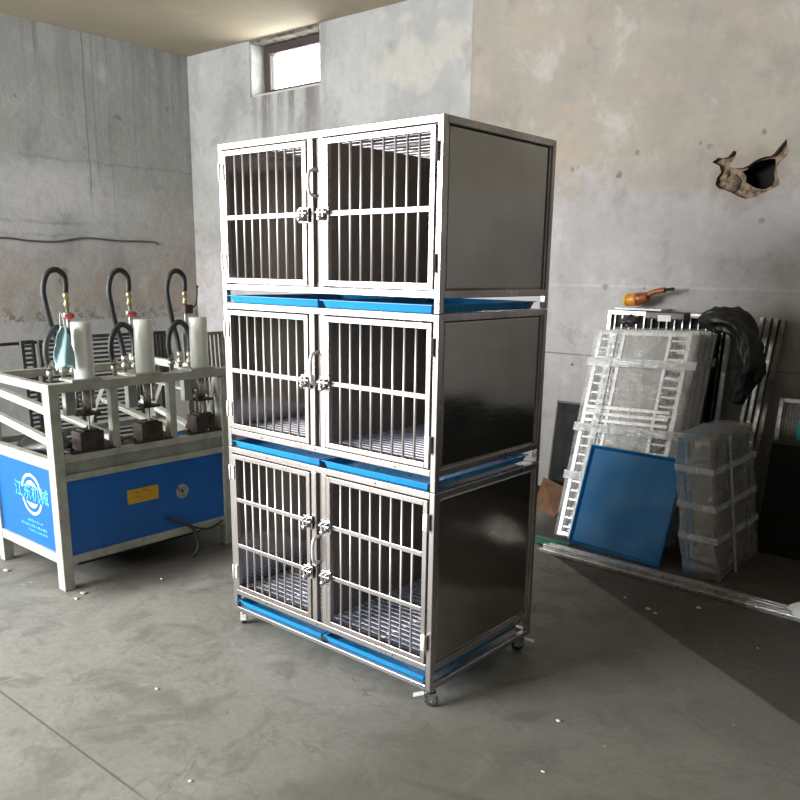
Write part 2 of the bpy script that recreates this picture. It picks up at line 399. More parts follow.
# left wall carries a tall strip window near the front of the hall (behind the camera's left)
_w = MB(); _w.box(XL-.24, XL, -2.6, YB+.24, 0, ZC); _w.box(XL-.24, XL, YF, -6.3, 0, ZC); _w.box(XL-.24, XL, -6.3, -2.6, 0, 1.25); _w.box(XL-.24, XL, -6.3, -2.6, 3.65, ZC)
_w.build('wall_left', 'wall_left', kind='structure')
MB().box(XR, XR+.24, YF, YB+.24, 0, ZC).build('wall_right', 'plain_wall', kind='structure')
# back wall with window opening and a broken hole (outline traced on the wall face, X/Z)
WX0, WX1, WZ0 = -4.92, -3.955, 3.30
chip = [(-.335,2.40),(-.30,2.425),(-.265,2.42),(-.235,2.425),(-.205,2.46),(-.185,2.455),(-.19,2.415),(-.215,2.385),(-.225,2.365),(-.19,2.355),(-.14,2.352),(-.10,2.365),(-.075,2.385),(-.045,2.40),(-.01,2.41),(.03,2.412),(.05,2.43),(.075,2.465),(.11,2.505),(.118,2.455),(.135,2.435),(.115,2.40),(.085,2.37),(.07,2.34),(.078,2.30),(.095,2.26),(.10,2.235),(.06,2.22),(.02,2.20),(-.04,2.175),(-.10,2.165),(-.14,2.18),(-.19,2.205),(-.235,2.225),(-.275,2.235),(-.30,2.26),(-.295,2.30),(-.27,2.335),(-.285,2.375)]
hole = [(-.15,2.335),(-.12,2.348),(-.10,2.372),(-.05,2.392),(.0,2.402),(.042,2.40),(.052,2.36),(.046,2.32),(.052,2.28),(.046,2.24),(.0,2.222),(-.05,2.228),(-.085,2.245),(-.12,2.27),(-.125,2.31)]
def holed_face(bm, outer, holes, y):
    loops = []; es = []
    for lp in [outer] + holes:
        v = [bm.verts.new((a, y, b)) for a, b in lp]; loops.append(v)
        es += [bm.edges.new((v[i], v[(i+1) % len(v)])) for i in range(len(v))]
    bmesh.ops.triangle_fill(bm, use_beauty=True, use_dissolve=False, edges=es, normal=(0,-1,0))
    return loops
def sides(bm, loop, y):
    back = [bm.verts.new((v.co.x, y, v.co.z)) for v in loop]
    for i in range(len(loop)):
        j = (i+1) % len(loop); bm.faces.new((loop[i], loop[j], back[j], back[i]))
    return back
w = MB()
win = [(WX0, WZ0), (WX1, WZ0), (WX1, ZC-.002), (WX0, ZC-.002)]
lp = holed_face(w.bm, [(XL, 0), (XR, 0), (XR, ZC), (XL, ZC)], [win, chip], YB)
for v in lp[1:]: sides(w.bm, v, YB + (.24 if v is lp[1] else .045))
lp2 = holed_face(w.bm, [(XL, 0), (XR, 0), (XR, ZC), (XL, ZC)], [win], YB+.24)
wb = w.build('wall_back', 'wall_back', kind='structure')
w = MB(); box = [(-.38, 2.13), (.2, 2.13), (.2, 2.55), (-.38, 2.55)]
l3 = holed_face(w.bm, box, [hole], YB+.045)
for v in w.bm.verts:   # rough broken surface
    v.co.y += .012 * noise.noise(v.co * 23)
hb = [(v.co.x, v.co.y, v.co.z) for v in l3[1]]
wc = w.build('broken_render', 'brick_tan', wb)
w = MB(); fr_ = [w.bm.verts.new(p) for p in hb]; sides(w.bm, fr_, YB+.2); w.build('hole_side', 'void', wb)
MB().box(-.2, .12, YB+.19, YB+.2, 2.2, 2.44).build('hole_void', 'void', wb)
# brick lump showing inside the chipped area
lump = MB()
for cx, cz, sx, sz in ((-.20, 2.265, .05, .055), (-.255, 2.30, .03, .055), (-.02, 2.195, .07, .018)):
    prof = []
    bmesh.ops.create_icosphere(lump.bm, subdivisions=3, radius=1, matrix=Matrix.Translation((cx, YB+.04, cz)) @ Matrix.Diagonal((sx, .028, sz, 1)))
for v in lump.bm.verts: v.co += Vector((1,1,1)) * .014 * noise.noise(v.co*28)
lump.build('exposed_brick', 'brick_tan', wb)
# front wall with a wide high factory window (daylight), built as pieces
DX0, DX1, DZ = -5.5, -1.9, 3.5
LY0, LY1, LZ0, LZ1 = -6.3, -2.6, 1.25, 3.65
fw = MB(); fw.box(XL, DX0, YF-.24, YF, 0, ZC); fw.box(DX1, XR, YF-.24, YF, 0, ZC); fw.box(DX0, DX1, YF-.24, YF, DZ, ZC); fw.box(DX0, DX1, YF-.24, YF, 0, 1.3)
fw.build('wall_front', 'plain_wall', kind='structure')
# window_1: reveal, soffit, frame, glass
wn = MB(); wn.box(WX0, WX0+.012, YB+.012, YB+.232, WZ0, ZC-.01)
wn.box(WX0, WX1, YB+.012, YB+.235, WZ0+.001, WZ0+.02)
w1 = wn.build('window_1', 'jamb', kind='structure')
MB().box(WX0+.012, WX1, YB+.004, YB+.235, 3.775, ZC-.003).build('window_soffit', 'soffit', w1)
fr = MB(); fr.box(WX0+.012, WX0+.10, YB+.17, YB+.225, WZ0+.02, 3.775); fr.box(WX0+.10, WX1, YB+.15, YB+.225, 3.70, 3.775); fr.box(WX0+.10, WX1, YB+.17, YB+.225, WZ0+.02, WZ0+.085)
fr.build('window_frame', 'dark_frame', w1, .003)
MB().box(WX0+.10, WX1, YB+.195, YB+.199, WZ0+.085, 3.70).build('window_pane', 'glass', w1)
# wire clipped along the left wall and the rusty rod
tag(MB().tube([(XL+.012,.2,1.93),(XL+.012,1.15,1.928),(XL+.012,1.4,1.91),(XL+.012,1.68,1.912),(XL+.012,1.97,1.955),(XL+.012,2.3,1.94),(XL+.012,2.7,1.942),(XL+.012,2.78,1.915)], .009).build('wall_cable', 'wire'),
    'thin dark cable running along the left grey wall', 'cable')

# ------------------------------------------------------------------ cages
W, D, T = 1.22, .736, .025
def hinge_bm(x, z, out):
    b = MB()
    b.box(x-.014, x+.014, -.012, -.004, z-.032, z+.032)
    b.cyl((x+out*.009, -.014, z-.036), (x+out*.009, -.014, z+.036), .0055, seg=10)
    for dz in (-.02, .02): b.cyl((x-out*.006, -.012, z+dz), (x-out*.006, -.016, z+dz), .004, seg=8)
    return b
def latch_bm(x, z, s):
    b = MB()
    b.box(x-.028, x+.026, -.013, -.006, z-.03, z+.028)
    b.cyl((x-.030*s, -.022, z+.006), (x+.030*s, -.022, z+.006), .0075, seg=12)
    b.box(x-.018, x-.008, -.03, -.006, z-.012, z+.02)
    b.box(x+.006, x+.015, -.03, -.006, z-.012, z+.02)
    b.cyl((x+.0, -.012, z-.016), (x+.0, -.036, z-.018), .0085, seg=12)
    b.lathe([(.001, -.002), (.010, .0), (.012, .004), (.008, .008), (.001, .009)], (x, -.036, z-.018), 12, (0,-1,0))
    return b

def cage(zleg, zb, zt, crosses, label, base=False, latchz=None, handle=None):
    root = thing('pet_cage', label, 'cage', (0, 0, zleg))
    o = -zleg; zb += o; zt += o
    f = MB(); pw = T
    for x in (-W, -pw):
        for y in (0, D-pw): f.box(x, x+pw, y, y+pw, 0, zt)
    rail = .026
    for z0, z1 in ((zt-rail, zt), (zb, zb+rail)):
        f.box(-W+pw, -pw, 0, pw, z0, z1); f.box(-W+pw, -pw, D-pw, D, z0, z1)
        for x in (-W, -pw): f.box(x, x+pw, pw, D-pw, z0, z1)
    if base:
        for y in (0, D-pw): f.box(-W+pw, -pw, y, y+pw, .002, .022)
        for x in (-W, -pw): f.box(x, x+pw, pw, D-pw, .002, .022)
    # inner lips round the side panels
    for x in (-W+.004, -pw+.007):
        for y0, y1 in ((pw, pw+.014), (D-pw-.014, D-pw)): f.box(x, x+.012, y0, y1, zb+rail, zt-rail)
    f.build('frame', 'tube', root, .0025)
    z0, z1 = zb+rail, zt-rail
    for x0, x1 in ((-.666, -.637), (-.606, -.577)):
        MB().box(x0, x1, .0, T, z0, z1).build('centre_post', 'tube', root, .0025)
    for x, z in ((-.95, zt-.012), (-.30, zt-.012), (-.98, zb+.012), (-.64, zb+.012), (-.20, zb+.012)):
        MB().cyl((x, .0, z), (x, -.003, z), .0045, seg=10).build('screw', 'dull_metal', root)
    # skins
    wv = MB(); NY, NZ = 24, 30; ya, yb_, za, zb_ = pw+.001, D-pw-.001, z0-.006, z1+.006
    g_ = [[wv.bm.verts.new((-.013 + .0022*math.sin(PI*j/NZ)*math.sin(PI*i/NY)*noise.noise(Vector((i*.09, j*.11, zleg*7+3))), ya+(yb_-ya)*i/NY, za+(zb_-za)*j/NZ)) for i in range(NY+1)] for j in range(NZ+1)]
    for j in range(NZ):
        for i in range(NY): wv.bm.faces.new((g_[j][i], g_[j][i+1], g_[j+1][i+1], g_[j+1][i])).smooth = True
    sd_ = wv.build('side_panel', 'sheet', root); so = sd_.modifiers.new('s', 'SOLIDIFY'); so.thickness = .003
    MB().box(-W+.013, -W+.016, pw+.001, D-pw-.001, z0-.006, z1+.006).build('side_panel', 'sheet', root)
    MB().box(-W+pw+.001, -pw-.001, D-.016, D-.013, z0-.006, z1+.006).build('back_panel', 'inner', root)
    dv = MB().box(-.6225, -.6205, .012, D-.02, z0+.002, z1-.002).build('divider_panel', 'inner', root)
    if handle:
        hz0, hz1 = handle[0]+o, handle[1]+o; xh = -.6215
        h = MB(); mid = (hz0+hz1)/2; r = (hz1-hz0)/2
        h.tube([(xh, .012, hz0), (xh-.001, -.028, hz0+.010), (xh-.004, -.034, mid), (xh-.001, -.028, hz1-.010), (xh, .012, hz1)], .0075, 10)
        h.build('handle', 'bar', dv)
    # grates: slats along X on cross bearers
    def grate(nm, zc, n, holes):
        gb = MB(); y0, y1 = pw+.01, D-pw-.005
        for i in range(n):
            y = y0 + (y1-y0)*(i+.5)/n
            gb.box(-W+pw+.002, -.624, y-.009, y+.009, zc-.003, zc+.003)
            gb.box(-.619, -pw-.002, y-.009, y+.009, zc-.003, zc+.003)
        for x in (-1.185, -.92, -.64, -.60, -.32, -.04): gb.box(x-.008, x+.008, y0, y1, zc-.012, zc-.0031)
        gb.build(nm, 'slat', root)
    grate('floor_grate', zb+rail+.004, 19, 0)
    if not base and zt+zleg > 2: 
        gt = MB(); y0, y1 = pw+.01, D-pw-.005
        for i in range(10):
            y = y0 + (y1-y0)*(i+.5)/10
            gt.box(-W+pw+.002, -pw-.002, y-.023, y+.023, zt-.009, zt-.0065)
        for y in (.41,): gt.box(-W+pw+.002, -pw-.002, y-.010, y+.010, zt-.020, zt-.0095)
        for x in (-1.18, -.62, -.04): gt.box(x-.01, x+.01, y0, y1, zt-.005, zt-.0005)
        gt.build('top_grate', 'slat', root)
    # doors
    for (a, b, side) in ((-1.190, -.671, -1), (-.572, -.030, 1)):
        s = .022; d0, d1 = z0+.005, z1-.005
        dm = MB()
        dm.box(a, a+s, -.005, .016, d0, d1); dm.box(b-s, b, -.005, .016, d0, d1)
        dm.box(a+s, b-s, -.005, .016, d0, d0+s); dm.box(a+s, b-s, -.005, .016, d1-s, d1)
        door = dm.build('door', 'tube', root, .002)
        n = 8
        for i in range(n):
            x = a+s + (b-a-2*s)*(i+1)/(n+1)
            MB().cyl((x, .0055, d0+s), (x, .0055, d1-s), .0048, seg=10).build('bar', 'bar', door)
        for zc in crosses:
            MB().box(a+s, b-s, -.0045, .0148, zc+o-.010, zc+o+.010).build('cross_rail', 'tube', door, .002)
        hx = a+.002 if side < 0 else b-.002
        for hz in (d1-.085, d0+.09):
            hinge_bm(hx, hz, side).build('hinge', 'bar', door, .001)
        lx = (b-.006) if side < 0 else (a+.006)
        for zc in (latchz or crosses):
            latch_bm(lx, zc+o-.002, -side).build('latch', 'chrome', door, .0015)
    return root
c1 = cage(1.549, 1.602, 2.208, [1.905], 'stainless steel barred cage with open slatted roof, topmost of the three-tier stack', handle=(1.97, 2.07))
c2 = cage(.894, .953, 1.547, [1.25], 'stainless steel barred cage in the middle of the stack, one cross rail per door', handle=(1.24, 1.37))
c3 = cage(.081, .165, .892, [.645, .42], 'tall bottom stainless cage on castors with two cross rails on each door', True, handle=(.47, .59))
# castors under the bottom cage
def castor(x, y, ang, dark):
    R_ = Matrix.Translation((x, y, -.081)) @ Matrix.Rotation(ang, 4, 'Z')
    b = MB(); b.box(-.022, .022, -.022, .022, .074, .081); b.cyl((0,0,.062), (0,0,.074), .017)
    b.box(-.017, -.013, -.018, .03, .022, .064); b.box(.013, .017, -.018, .03, .022, .064); b.box(-.017, .017, -.018, .02, .058, .064)
    b.cyl((-.02, .014, .026), (.02, .014, .026), .006, seg=10)
    b.bm.transform(R_); ob = b.build('castor', 'chrome', c3, .001)
    b = MB(); b.lathe([(.004,-.011),(.022,-.011),(.026,-.007),(.026,.007),(.022,.011),(.004,.011)], (0, .014, .026), 20, (1,0,0)); b.bm.transform(R_)
    b.build('wheel', 'wheel' if dark else 'dull_metal', ob)
    b = MB(); b.box(-.014, .014, -.062, -.012, .050, .055, Matrix.Rotation(.25, 3, 'X')); b.bm.transform(R_)
    b.build('brake_lever', 'white', ob, .001)
castor(-W+.03, .03, .9, True); castor(-.03, .03, -.9, False); castor(-.03, D-.03, 2.2, True); castor(-W+.03, D-.03, .3, True)

# trays
def tray_bm(w, d, h, fl, t=.003, lip=.008):
    """open tray, flared walls, rolled lip; centred in x, y from 0 to d"""
    b = MB(); bm = b.bm
    def ring(ex, z): return [bm.verts.new(p) for p in ((-w/2-ex, -ex, z), (w/2+ex, -ex, z), (w/2+ex, d+ex, z), (-w/2-ex, d+ex, z))]
    rs = [ring(0, 0), ring(fl, h), ring(fl+lip, h), ring(fl+lip, h-t), ]
    inn = [ring(-t, t), ring(fl-t, h-t*.5)]
    bm.faces.new(rs[0][::-1]); bm.faces.new(inn[0])
    def br(A, B):
        for i in range(4): bm.faces.new((A[i], A[(i+1)%4], B[(i+1)%4], B[i]))
    br(rs[0], ring0 := rs[3] if False else rs[3]) if False else None
    o2 = ring(fl, h-t); br(rs[0], o2); br(o2, rs[3]); br(rs[3], rs[2]); br(rs[2], rs[1]); br(inn[0], inn[1]); br(inn[1], rs[1])
    return b
tr0 = None
for nm, z, labels in (('t', 1.549, ('blue drip tray under the left half of the topmost cage', 'blue drip tray under the right half of the topmost cage')),
                      ('m', .894, ('blue drip tray under the left half of the middle cage', 'blue drip tray under the right half of the middle cage')),
                      ('b', .1055, ('blue drip tray under the left half of the bottom cage on castors', 'blue drip tray under the right half of the bottom cage on castors'))):
    for i, xc in enumerate((-.905, -.322)):
        if tr0 is None:
            tr0 = tray_bm(.535, .665, .030, .010).build('drip_tray', 'tray'); o = tr0
        else: o = tr0.copy(); col.objects.link(o)
        o.location = (xc, .022, z)
        tag(o, labels[i], 'tray', 'drip trays under the cages')

# ------------------------------------------------------------------ hydraulic press bench
PX0, PX1, PY0, PY1 = -2.98, -2.21, -.35, .775
pr = thing('punching_press', 'hydraulic punching bench with cream tube frame and blue side panels by left wall', 'machine', (PX1, PY0, 0))
def L(x, y, z): return (x-PX1, y-PY0, z)
def pbox(b, x0, x1, y0, y1, z0, z1, **k): b.box(x0-PX1, x1-PX1, y0-PY0, y1-PY0, z0, z1, **k); return b
pw = .058
for nm, x0, y0, z1 in (('a', PX1-.07, PY0, 1.11), ('b', PX1-.07, PY1-pw, 1.06), ('c', PX0, PY0, 1.06), ('d', PX0, PY1-pw, 1.06)):
    pbox(MB(), x0, x0+(.07 if x0 > -2.5 else pw), y0, y0+pw, 0, z1).build('leg', 'cream', pr, .004)
b = MB()
for z0, z1 in ((.695, .732), (.595, .63), (.14, .185)):
    pbox(b, PX1-.05, PX1-.003, PY0+pw, PY1-pw, z0, z1); pbox(b, PX0+.003, PX0+.05, PY0+pw, PY1-pw, z0, z1)
for z0, z1 in ((.655, .715), (.145, .2)):
    pbox(b, PX0+pw, PX1-.07, PY0+.003, PY0+.05, z0, z1); pbox(b, PX0+pw, PX1-.07, PY1-.05, PY1-.003, z0, z1)
b.build('bench_frame', 'cream', pr, .003)
pbox(MB(), PX1-.04, PX1-.018, PY0+pw, PY1-pw, .63, .695).build('channel', 'greenish', pr, .003)
bp = pbox(MB(), PX1-.020, PX1-.016, PY0+pw, PY1-pw, .185, .595).build('front_panel', 'blue', pr)
sp = pbox(MB(), PX0+pw, PX1-.07, PY0+.016, PY0+.020, .2, .655).build('side_panel', 'blue', pr)
pbox(MB(), PX0+.05, PX1-.05, PY0+.05, PY1-.05, .60, .615).build('bench_deck', 'scrap', pr)
pbox(MB(), PX0+.016, PX0+.020, PY0+pw, PY1-pw, .185, .595).build('back_panel', 'blue', pr)
pbox(MB(), PX0+pw, PX1-.07, PY1-.020, PY1-.016, .2, .655).build('side_panel', 'blue', pr)
pbox(MB(), PX0+.12, PX1-.14, PY0+.15, PY1-.15, .07, .50).build('shade_box', 'scrap', pr, .01)  # unseen box added inside the press to block light underneath
# label + sticker + cable on the blue front
lb = pbox(MB(), PX1-.0162, PX1-.0145, .06, .258, .395, .477).build('warning_label', 'yellow', bp); 
m = MB()
for (y, z, w_, h_) in ((.11, .448, .03, .012), (.155, .452, .04, .016), (.20, .445, .02, .010), (.115, .425, .045, .006), (.175, .425, .06, .006), (.13, .41, .08, .004)):
    pbox(m, PX1-.0146, PX1-.0138, y, y+w_, z, z+h_)
m.build('label_print', 'orange_mark', bp)
st = MB(); c = L(PX1-.0162, .42, .405); st.lathe([(.043, 0), (.043, .0015)], c, 28, (1,0,0)); st.build('round_sticker', 'sticker', bp)
m = MB()
for i in range(10):
    a = i*PI/5; c2 = Vector(c)+Vector((.002, .026*math.cos(a), .026*math.sin(a))); m.box(c2.x, c2.x+.001, c2.y-.004, c2.y+.004, c2.z-.002, c2.z+.002)
m.box(c[0]+.0016, c[0]+.003, c[1]-.012, c[1]+.012, c[2]-.004, c[2]+.004); m.box(c[0]+.0016, c[0]+.003, c[1]-.003, c[1]+.003, c[2]-.014, c[2]+.014)
m.build('sticker_print', 'dark_frame', bp)
MB().tube([L(PX1-.01, .30, .27), L(PX1+.01, .36, .235), L(PX1+.03, .45, .18), L(PX1+.05, .47, .06), L(PX1+.04, .43, .008)], .011).build('power_cable', 'hose', pr)
MB().tube([L(PX1+.02, .42, .20), L(PX1+.03, .55, .15), L(PX1+.02, .68, .17)], .007).build('power_cable', 'hose', pr)
# ring emblem: two arcs of an ellipse and the inner smile arcs, raised print
def arc(b, cx, cz, rx, rz, t, a0, a1, y, thin=False):
    n = 26; A = []
    for i in range(n+1):
        a = a0+(a1-a0)*i/n; k = math.sin(PI*i/n) if thin else 1
        A.append((cx+rx*math.cos(a), cz+rz*math.sin(a), cx+(rx-t*k)*math.cos(a), cz+(rz-t*k)*math.sin(a)))
    for p, q in zip(A, A[1:]):
        v = [b.bm.verts.new((X-PX1, y-PY0, Z)) for X, Z in ((p[0],p[1]),(q[0],q[1]),(q[2],q[3]),(p[2],p[3]))]
        try: b.bm.faces.new(v)
        except ValueError: pass
yy = PY0+.0145; ecx, ecz = -2.53, .478
R_ = math.radians
for r_, t_, a0_, a1_, th_ in ((.118, .020, 5, 165, False), (.118, .020, -162, -22, False), (.078, .034, 25, 150, True), (.078, .034, -150, -30, True)):
    e = MB(); arc(e, ecx, ecz, r_, r_, t_*.85, R_(a0_), R_(a1_), yy, th_); em = e.build('emblem_arc', 'paint_white', sp)
    sol = em.modifiers.new('s', 'SOLIDIFY'); sol.thickness = .001
def text(body, size, x, z, mat, parent, y, name='lettering'):
    cu = bpy.data.curves.new(name, 'FONT'); cu.body = body; cu.size = size; cu.align_x = 'CENTER'; cu.align_y = 'CENTER'; cu.extrude = .0004; cu.offset = .001
    tmp = bpy.data.objects.new('tmp', cu); col.objects.link(tmp)
    dg = bpy.context.evaluated_depsgraph_get(); me = bpy.data.meshes.new_from_object(tmp.evaluated_get(dg))
    bpy.data.objects.remove(tmp); me.materials.clear(); me.materials.append(M[mat]); me.name = name
    me.transform(Matrix.Translation((x-PX1, y-PY0, z)) @ Matrix.Rotation(PI/2, 4, 'X'))
    o = bpy.data.objects.new(name, me); col.objects.link(o); o.parent = parent
    return o
text('江东机械', .098, ecx, ecz+.004, 'paint_pale', sp, yy-.0004)
m = MB()
random.seed(3)
for zz, x0, x1 in ((.325, -2.60, -2.44), (.295, -2.68, -2.40), (.268, -2.60, -2.38)):
    x = x0
    while x < x1:
        w_ = random.uniform(.006, .016); pbox(m, x, x+w_, yy, yy+.001, zz-.008, zz+random.uniform(-.001, .008)); x += w_+random.uniform(.004, .012)
m.build('small_print', 'paint_pale', sp)
# upper frame
pbox(MB(), PX1-.075, PX1-.005, PY0+pw, PY1+.02, 1.062, 1.108).build('cross_beam', 'cream', pr, .003)
pbox(MB(), PX0, PX0+.05, PY0+pw, PY1-pw, 1.06, 1.105).build('cross_beam', 'cream', pr, .003)
for y0 in (PY0+.004, PY1-.05):
    MB().beam(L(-3.22, y0+.022, 1.10), L(PX1-.07, y0+.022, 1.085), .044, .044).build('feed_rail', 'cream', pr, .003)
MB().beam(L(-3.22, PY0+.03, 1.045), L(-2.275, PY0+.03, .965), .04, .042).build('feed_rail', 'cream', pr, .003)
MB().beam(L(-3.22, PY0+.03, .91), L(-2.275, PY0+.03, .80), .036, .042).build('feed_rail', 'cream', pr, .003)
for y in (.020, .385): MB().box(-.055, -.012, y-PY0-.022, y-PY0+.022, .732, 1.062).build('upright', 'cream', pr, .003)
MB().beam(L(-2.23, .62, .74), L(-2.30, .74, 1.06), .02, .02).build('brace', 'creamlt', pr)
MB().beam(L(-2.5, .36, .73), L(-2.42, .47, 1.08), .03, .02).build('brace', 'creamlt', pr)
MB().beam(L(-2.5, -.02, .76), L(-2.42, .09, 1.08), .02, .02).build('brace', 'creamlt', pr)
# stations: cylinder, hoses, valve, guide posts, die block
def station(yc, kind, dy):
    X = -2.27
    pl = MB(); pl.box(X-.08-PX1, X+.055-PX1, yc-.10-PY0, yc+.07-PY0, 1.108, 1.122); 
    pl.build('mounting_plate', 'cream', pr, .002)
    c = MB(); c.lathe([(.050, 1.122), (.052, 1.126), (.052, 1.405), (.049, 1.412), (.001, 1.413)], (X-PX1, yc-PY0, 0), 32); c.build('ram_cylinder', 'creamlt', pr)
    XH = -2.35
    # tall hose loop
    y0 = yc-.02
    hp = [(XH, y0-.007, 1.555), (XH, y0-.003, 1.61), (XH, y0-.012, 1.65), (XH, y0-.05, 1.675), (XH, y0-.098, 1.655), (XH, y0-.125, 1.58), (XH, y0-.117, 1.49), (XH-.01, y0-.09, 1.38), (XH-.02, y0-.06, 1.29), (XH-.02, y0-.045, 1.18)]
    MB().tube([L(*p) for p in hp], .0145, 12).build('hose', 'hose', pr)
    lo = [(XH+.03, y0-.14, 1.17), (XH+.03, y0-.155, 1.25), (XH+.03, y0-.14, 1.33), (XH+.03, y0-.085, 1.385), (XH+.03, y0-.03, 1.36), (XH+.03, y0-.012, 1.29), (XH+.03, y0-.015, 1.19)]
    MB().tube([L(*p) for p in lo], .0155, 12).build('hose', 'hose', pr)
    f = MB(); q = L(XH, y0-.005, 0)
    f.lathe([(.012, 1.485), (.015, 1.487), (.015, 1.505), (.012, 1.508), (.012, 1.53), (.016, 1.532), (.016, 1.56), (.001, 1.561)], q, 12); f.build('hose_fitting', 'brass', pr)
    for (yy_, zz) in ((y0-.14, 1.11), (y0-.013, 1.11), (y0-.045, 1.11)):
        q = L(XH+.03 if yy_ != y0-.045 else XH-.02, yy_, 0); f = MB()
        f.lathe([(.012, zz), (.012, zz+.03), (.021, zz+.032), (.021, zz+.055), (.015, zz+.057), (.015, zz+.066), (.019, zz+.067), (.019, zz+.10), (.001, zz+.101)], q, 8); f.build('hose_fitting', 'fit', pr)
    st_ = MB(); st_.cyl(L(XH, y0-.005, 1.30), L(XH, y0-.005, 1.49), .010, seg=10); st_.cyl(L(XH+.0, y0-.005, 1.36), L(X-.03, yc-.01, 1.36), .010, seg=10); st_.build('riser_pipe', 'fit', pr)
    if kind == 'red':
        v = MB(); q = L(XH, y0-.005, 0); v.lathe([(.016, 1.425), (.024, 1.43), (.024, 1.455), (.016, 1.46)], q, 10); 
        vb = v.build('valve', 'fit', pr)
        v = MB(); v.lathe([(.008, 0), (.022, .001), (.026, .004), (.026, .009), (.022, .012), (.008, .013)], L(XH+.018, y0-.005, 1.436), 14, (.55, -.2, .9)); v.build('valve_handwheel', 'red', vb)
    else:
        v = MB(); q = L(XH, y0+.005, 1.46); v.box(q[0]-.02, q[0]+.02, q[1]-.024, q[1]+.03, q[2]-.03, q[2]+.022)
        vb = v.build('valve', 'darkred', pr, .004)
        v = MB(); v.tube([(q[0]+.02, q[1]+.012, q[2]), (q[0]+.03, q[1]+.04, q[2]+.02), (q[0]+.03, q[1]+.052, q[2]+.07), (q[0]+.03, q[1]+.056, q[2]+.12)], .005, 8)
        v.lathe([(.001, -.009), (.008, -.006), (.008, .006), (.001, .009)], (q[0]+.03, q[1]+.057, q[2]+.125), 10); v.build('valve_lever', 'darkred', vb)
    # underside: green channel, guide posts, rod, block
    k = MB(); pbox(k, X-.04, X-.0, yc-.115, yc-.06, .93, 1.06); k.build('guide_bracket', 'greenish', pr, .002)
    k = MB()
    for dx, ddy in ((-.03, -.035), (.02, -.02), (-.03, .03), (.02, .03)): k.cyl(L(X+dx, yc+ddy, .96), L(X+dx, yc+ddy, 1.062), .009, seg=10)
    k.cyl(L(X, yc, .93), L(X, yc, 1.06), .022); k.build('guide_rods', 'fit', pr)
    k = MB(); pbox(k, X-.045, X+.045, yc-.055, yc+.055, .925, .938); k.build('press_plate', 'block', pr, .002)
    k = MB(); k.cyl(L(X+.01, yc-.0, .835), L(X+.01, yc-.0, .93), .006, seg=8); k.build('punch_rod', 'dull_metal', pr)
    k = MB(); pbox(k, X-.05, X+.05, yc-.075, yc+.06, .733, .84); pbox(k, X-.04, X+.04, yc-.05, yc+.04, .84, .85); k.build('die_block', 'block', pr, .004)
    k = MB(); pbox(k, X-.06, X+.055, yc-.13, yc+.12, .7325, .745); 
    for j in range(4): k.cyl(L(X+.03, yc-.12+.08*j, .745), L(X+.03, yc-.12+.08*j, .765), .010, seg=6)
    k.build('clamp_plate', 'scrap', pr, .002)
station(-.115, 'red', 0); station(.25, 'red', 0); station(.615, 'lever', 0)

# loose stock on the press
random.seed(11)
stock = [((-3.16,.16,.80),(-2.34,.06,.765)), ((-3.18,.50,.84),(-2.33,.42,.765)), ((-3.18,.70,.86),(-2.33,.56,.765)), ((-2.90,.08,.80),(-2.40,.02,.79)), ((-2.90,.0,.86),(-2.42,-.03,.83)), ((-3.2,.64,1.0),(-2.42,.69,.95))]
names = ['cream square tube lying across the press bench, from back left towards the front-left post', 'cream square tube lying across the press bench just behind the middle die block', 'thin cream tube resting on the bench behind the right die block',
         'short pale flat bar on the bench beside the front-left post', 'long pale bar lying low on the bench behind the left die block', 'cream tube at the far right end of the bench, partly behind the cage']
for i, ((a, b_)) in enumerate(stock):
    tag(MB().beam(a, b_, .045 if i < 3 else .04, .028 if i < 3 else .012).build('metal_tube', 'cream' if i % 2 else 'creamlt', bevel=.002), names[i], 'tube', 'loose metal stock on the press')
# scrap lumps on bench
sc = MB()
for i in range(60):
    x, y = random.uniform(-2.95, -2.3), random.uniform(-.28, .7); r = random.uniform(.012, .035)
    bmesh.ops.create_icosphere(sc.bm, subdivisions=1, radius=1, matrix=Matrix.Translation((x, y, .617+r*.6)) @ Matrix.Rotation(random.random()*3, 4, 'Z') @ Matrix.Diagonal((r*random.uniform(1, 2.5), r, r*.5, 1)))
o = sc.build('metal_offcuts', 'scrap'); o['kind'] = 'stuff'; tag(o, 'dark oily metal offcuts and swarf on the press bench', 'scrap')
# dark cloth/black bundle on left of bench
cb = MB(); bmesh.ops.create_icosphere(cb.bm, subdivisions=4, radius=1, matrix=Matrix.Translation((-2.70, -.16, .70)) @ Matrix.Diagonal((.20, .10, .065, 1)))
for v in cb.bm.verts: v.co += Vector((1,1,1))*.05*noise.noise(v.co*9)
for f in cb.bm.faces: f.smooth = True
tag(cb.build('black_cloth', 'bag'), 'crumpled black cloth heaped on the left end of the press bench', 'cloth')

# face mask hanging from the first valve
mk = MB(); nx, nz = 10, 16
grid = []
for j in range(nz+1):
    row = []; t = j/nz
    wd = .022 + .085*math.sin(min(t*1.9, 1)*PI/2)*(1-.25*max(0, t-.62)/.38) if t < .95 else .085
    for i in range(nx+1):
        u = i/nx-.5
        row.append(mk.bm.verts.new(((.018*math.sin(u*9+t*3)+.012*math.cos(u*PI)), u*wd - .0*t, -.195*t - .03*u*u*4*(t > .3))))
    grid.append(row)
for j in range(nz):
    for i in range(nx): mk.bm.faces.new((grid[j][i], grid[j][i+1], grid[j+1][i+1], grid[j+1][i])).smooth = True
mr = thing('face_mask', 'pale blue disposable face mask hanging by its loops from the left red valve', 'mask', (-2.25, -.225, 1.395))
mo = mk.build('mask_cloth', 'mask', mr); sm = mo.modifiers.new('s', 'SOLIDIFY'); sm.thickness = .003
MB().tube([(.0, -.012, -.01), (-.01, -.006, .04), (-.03, .01, .068), (-.02, .016, .04), (.0, .012, -.01)], .0018, 6).build('ear_loop', 'white', mr)

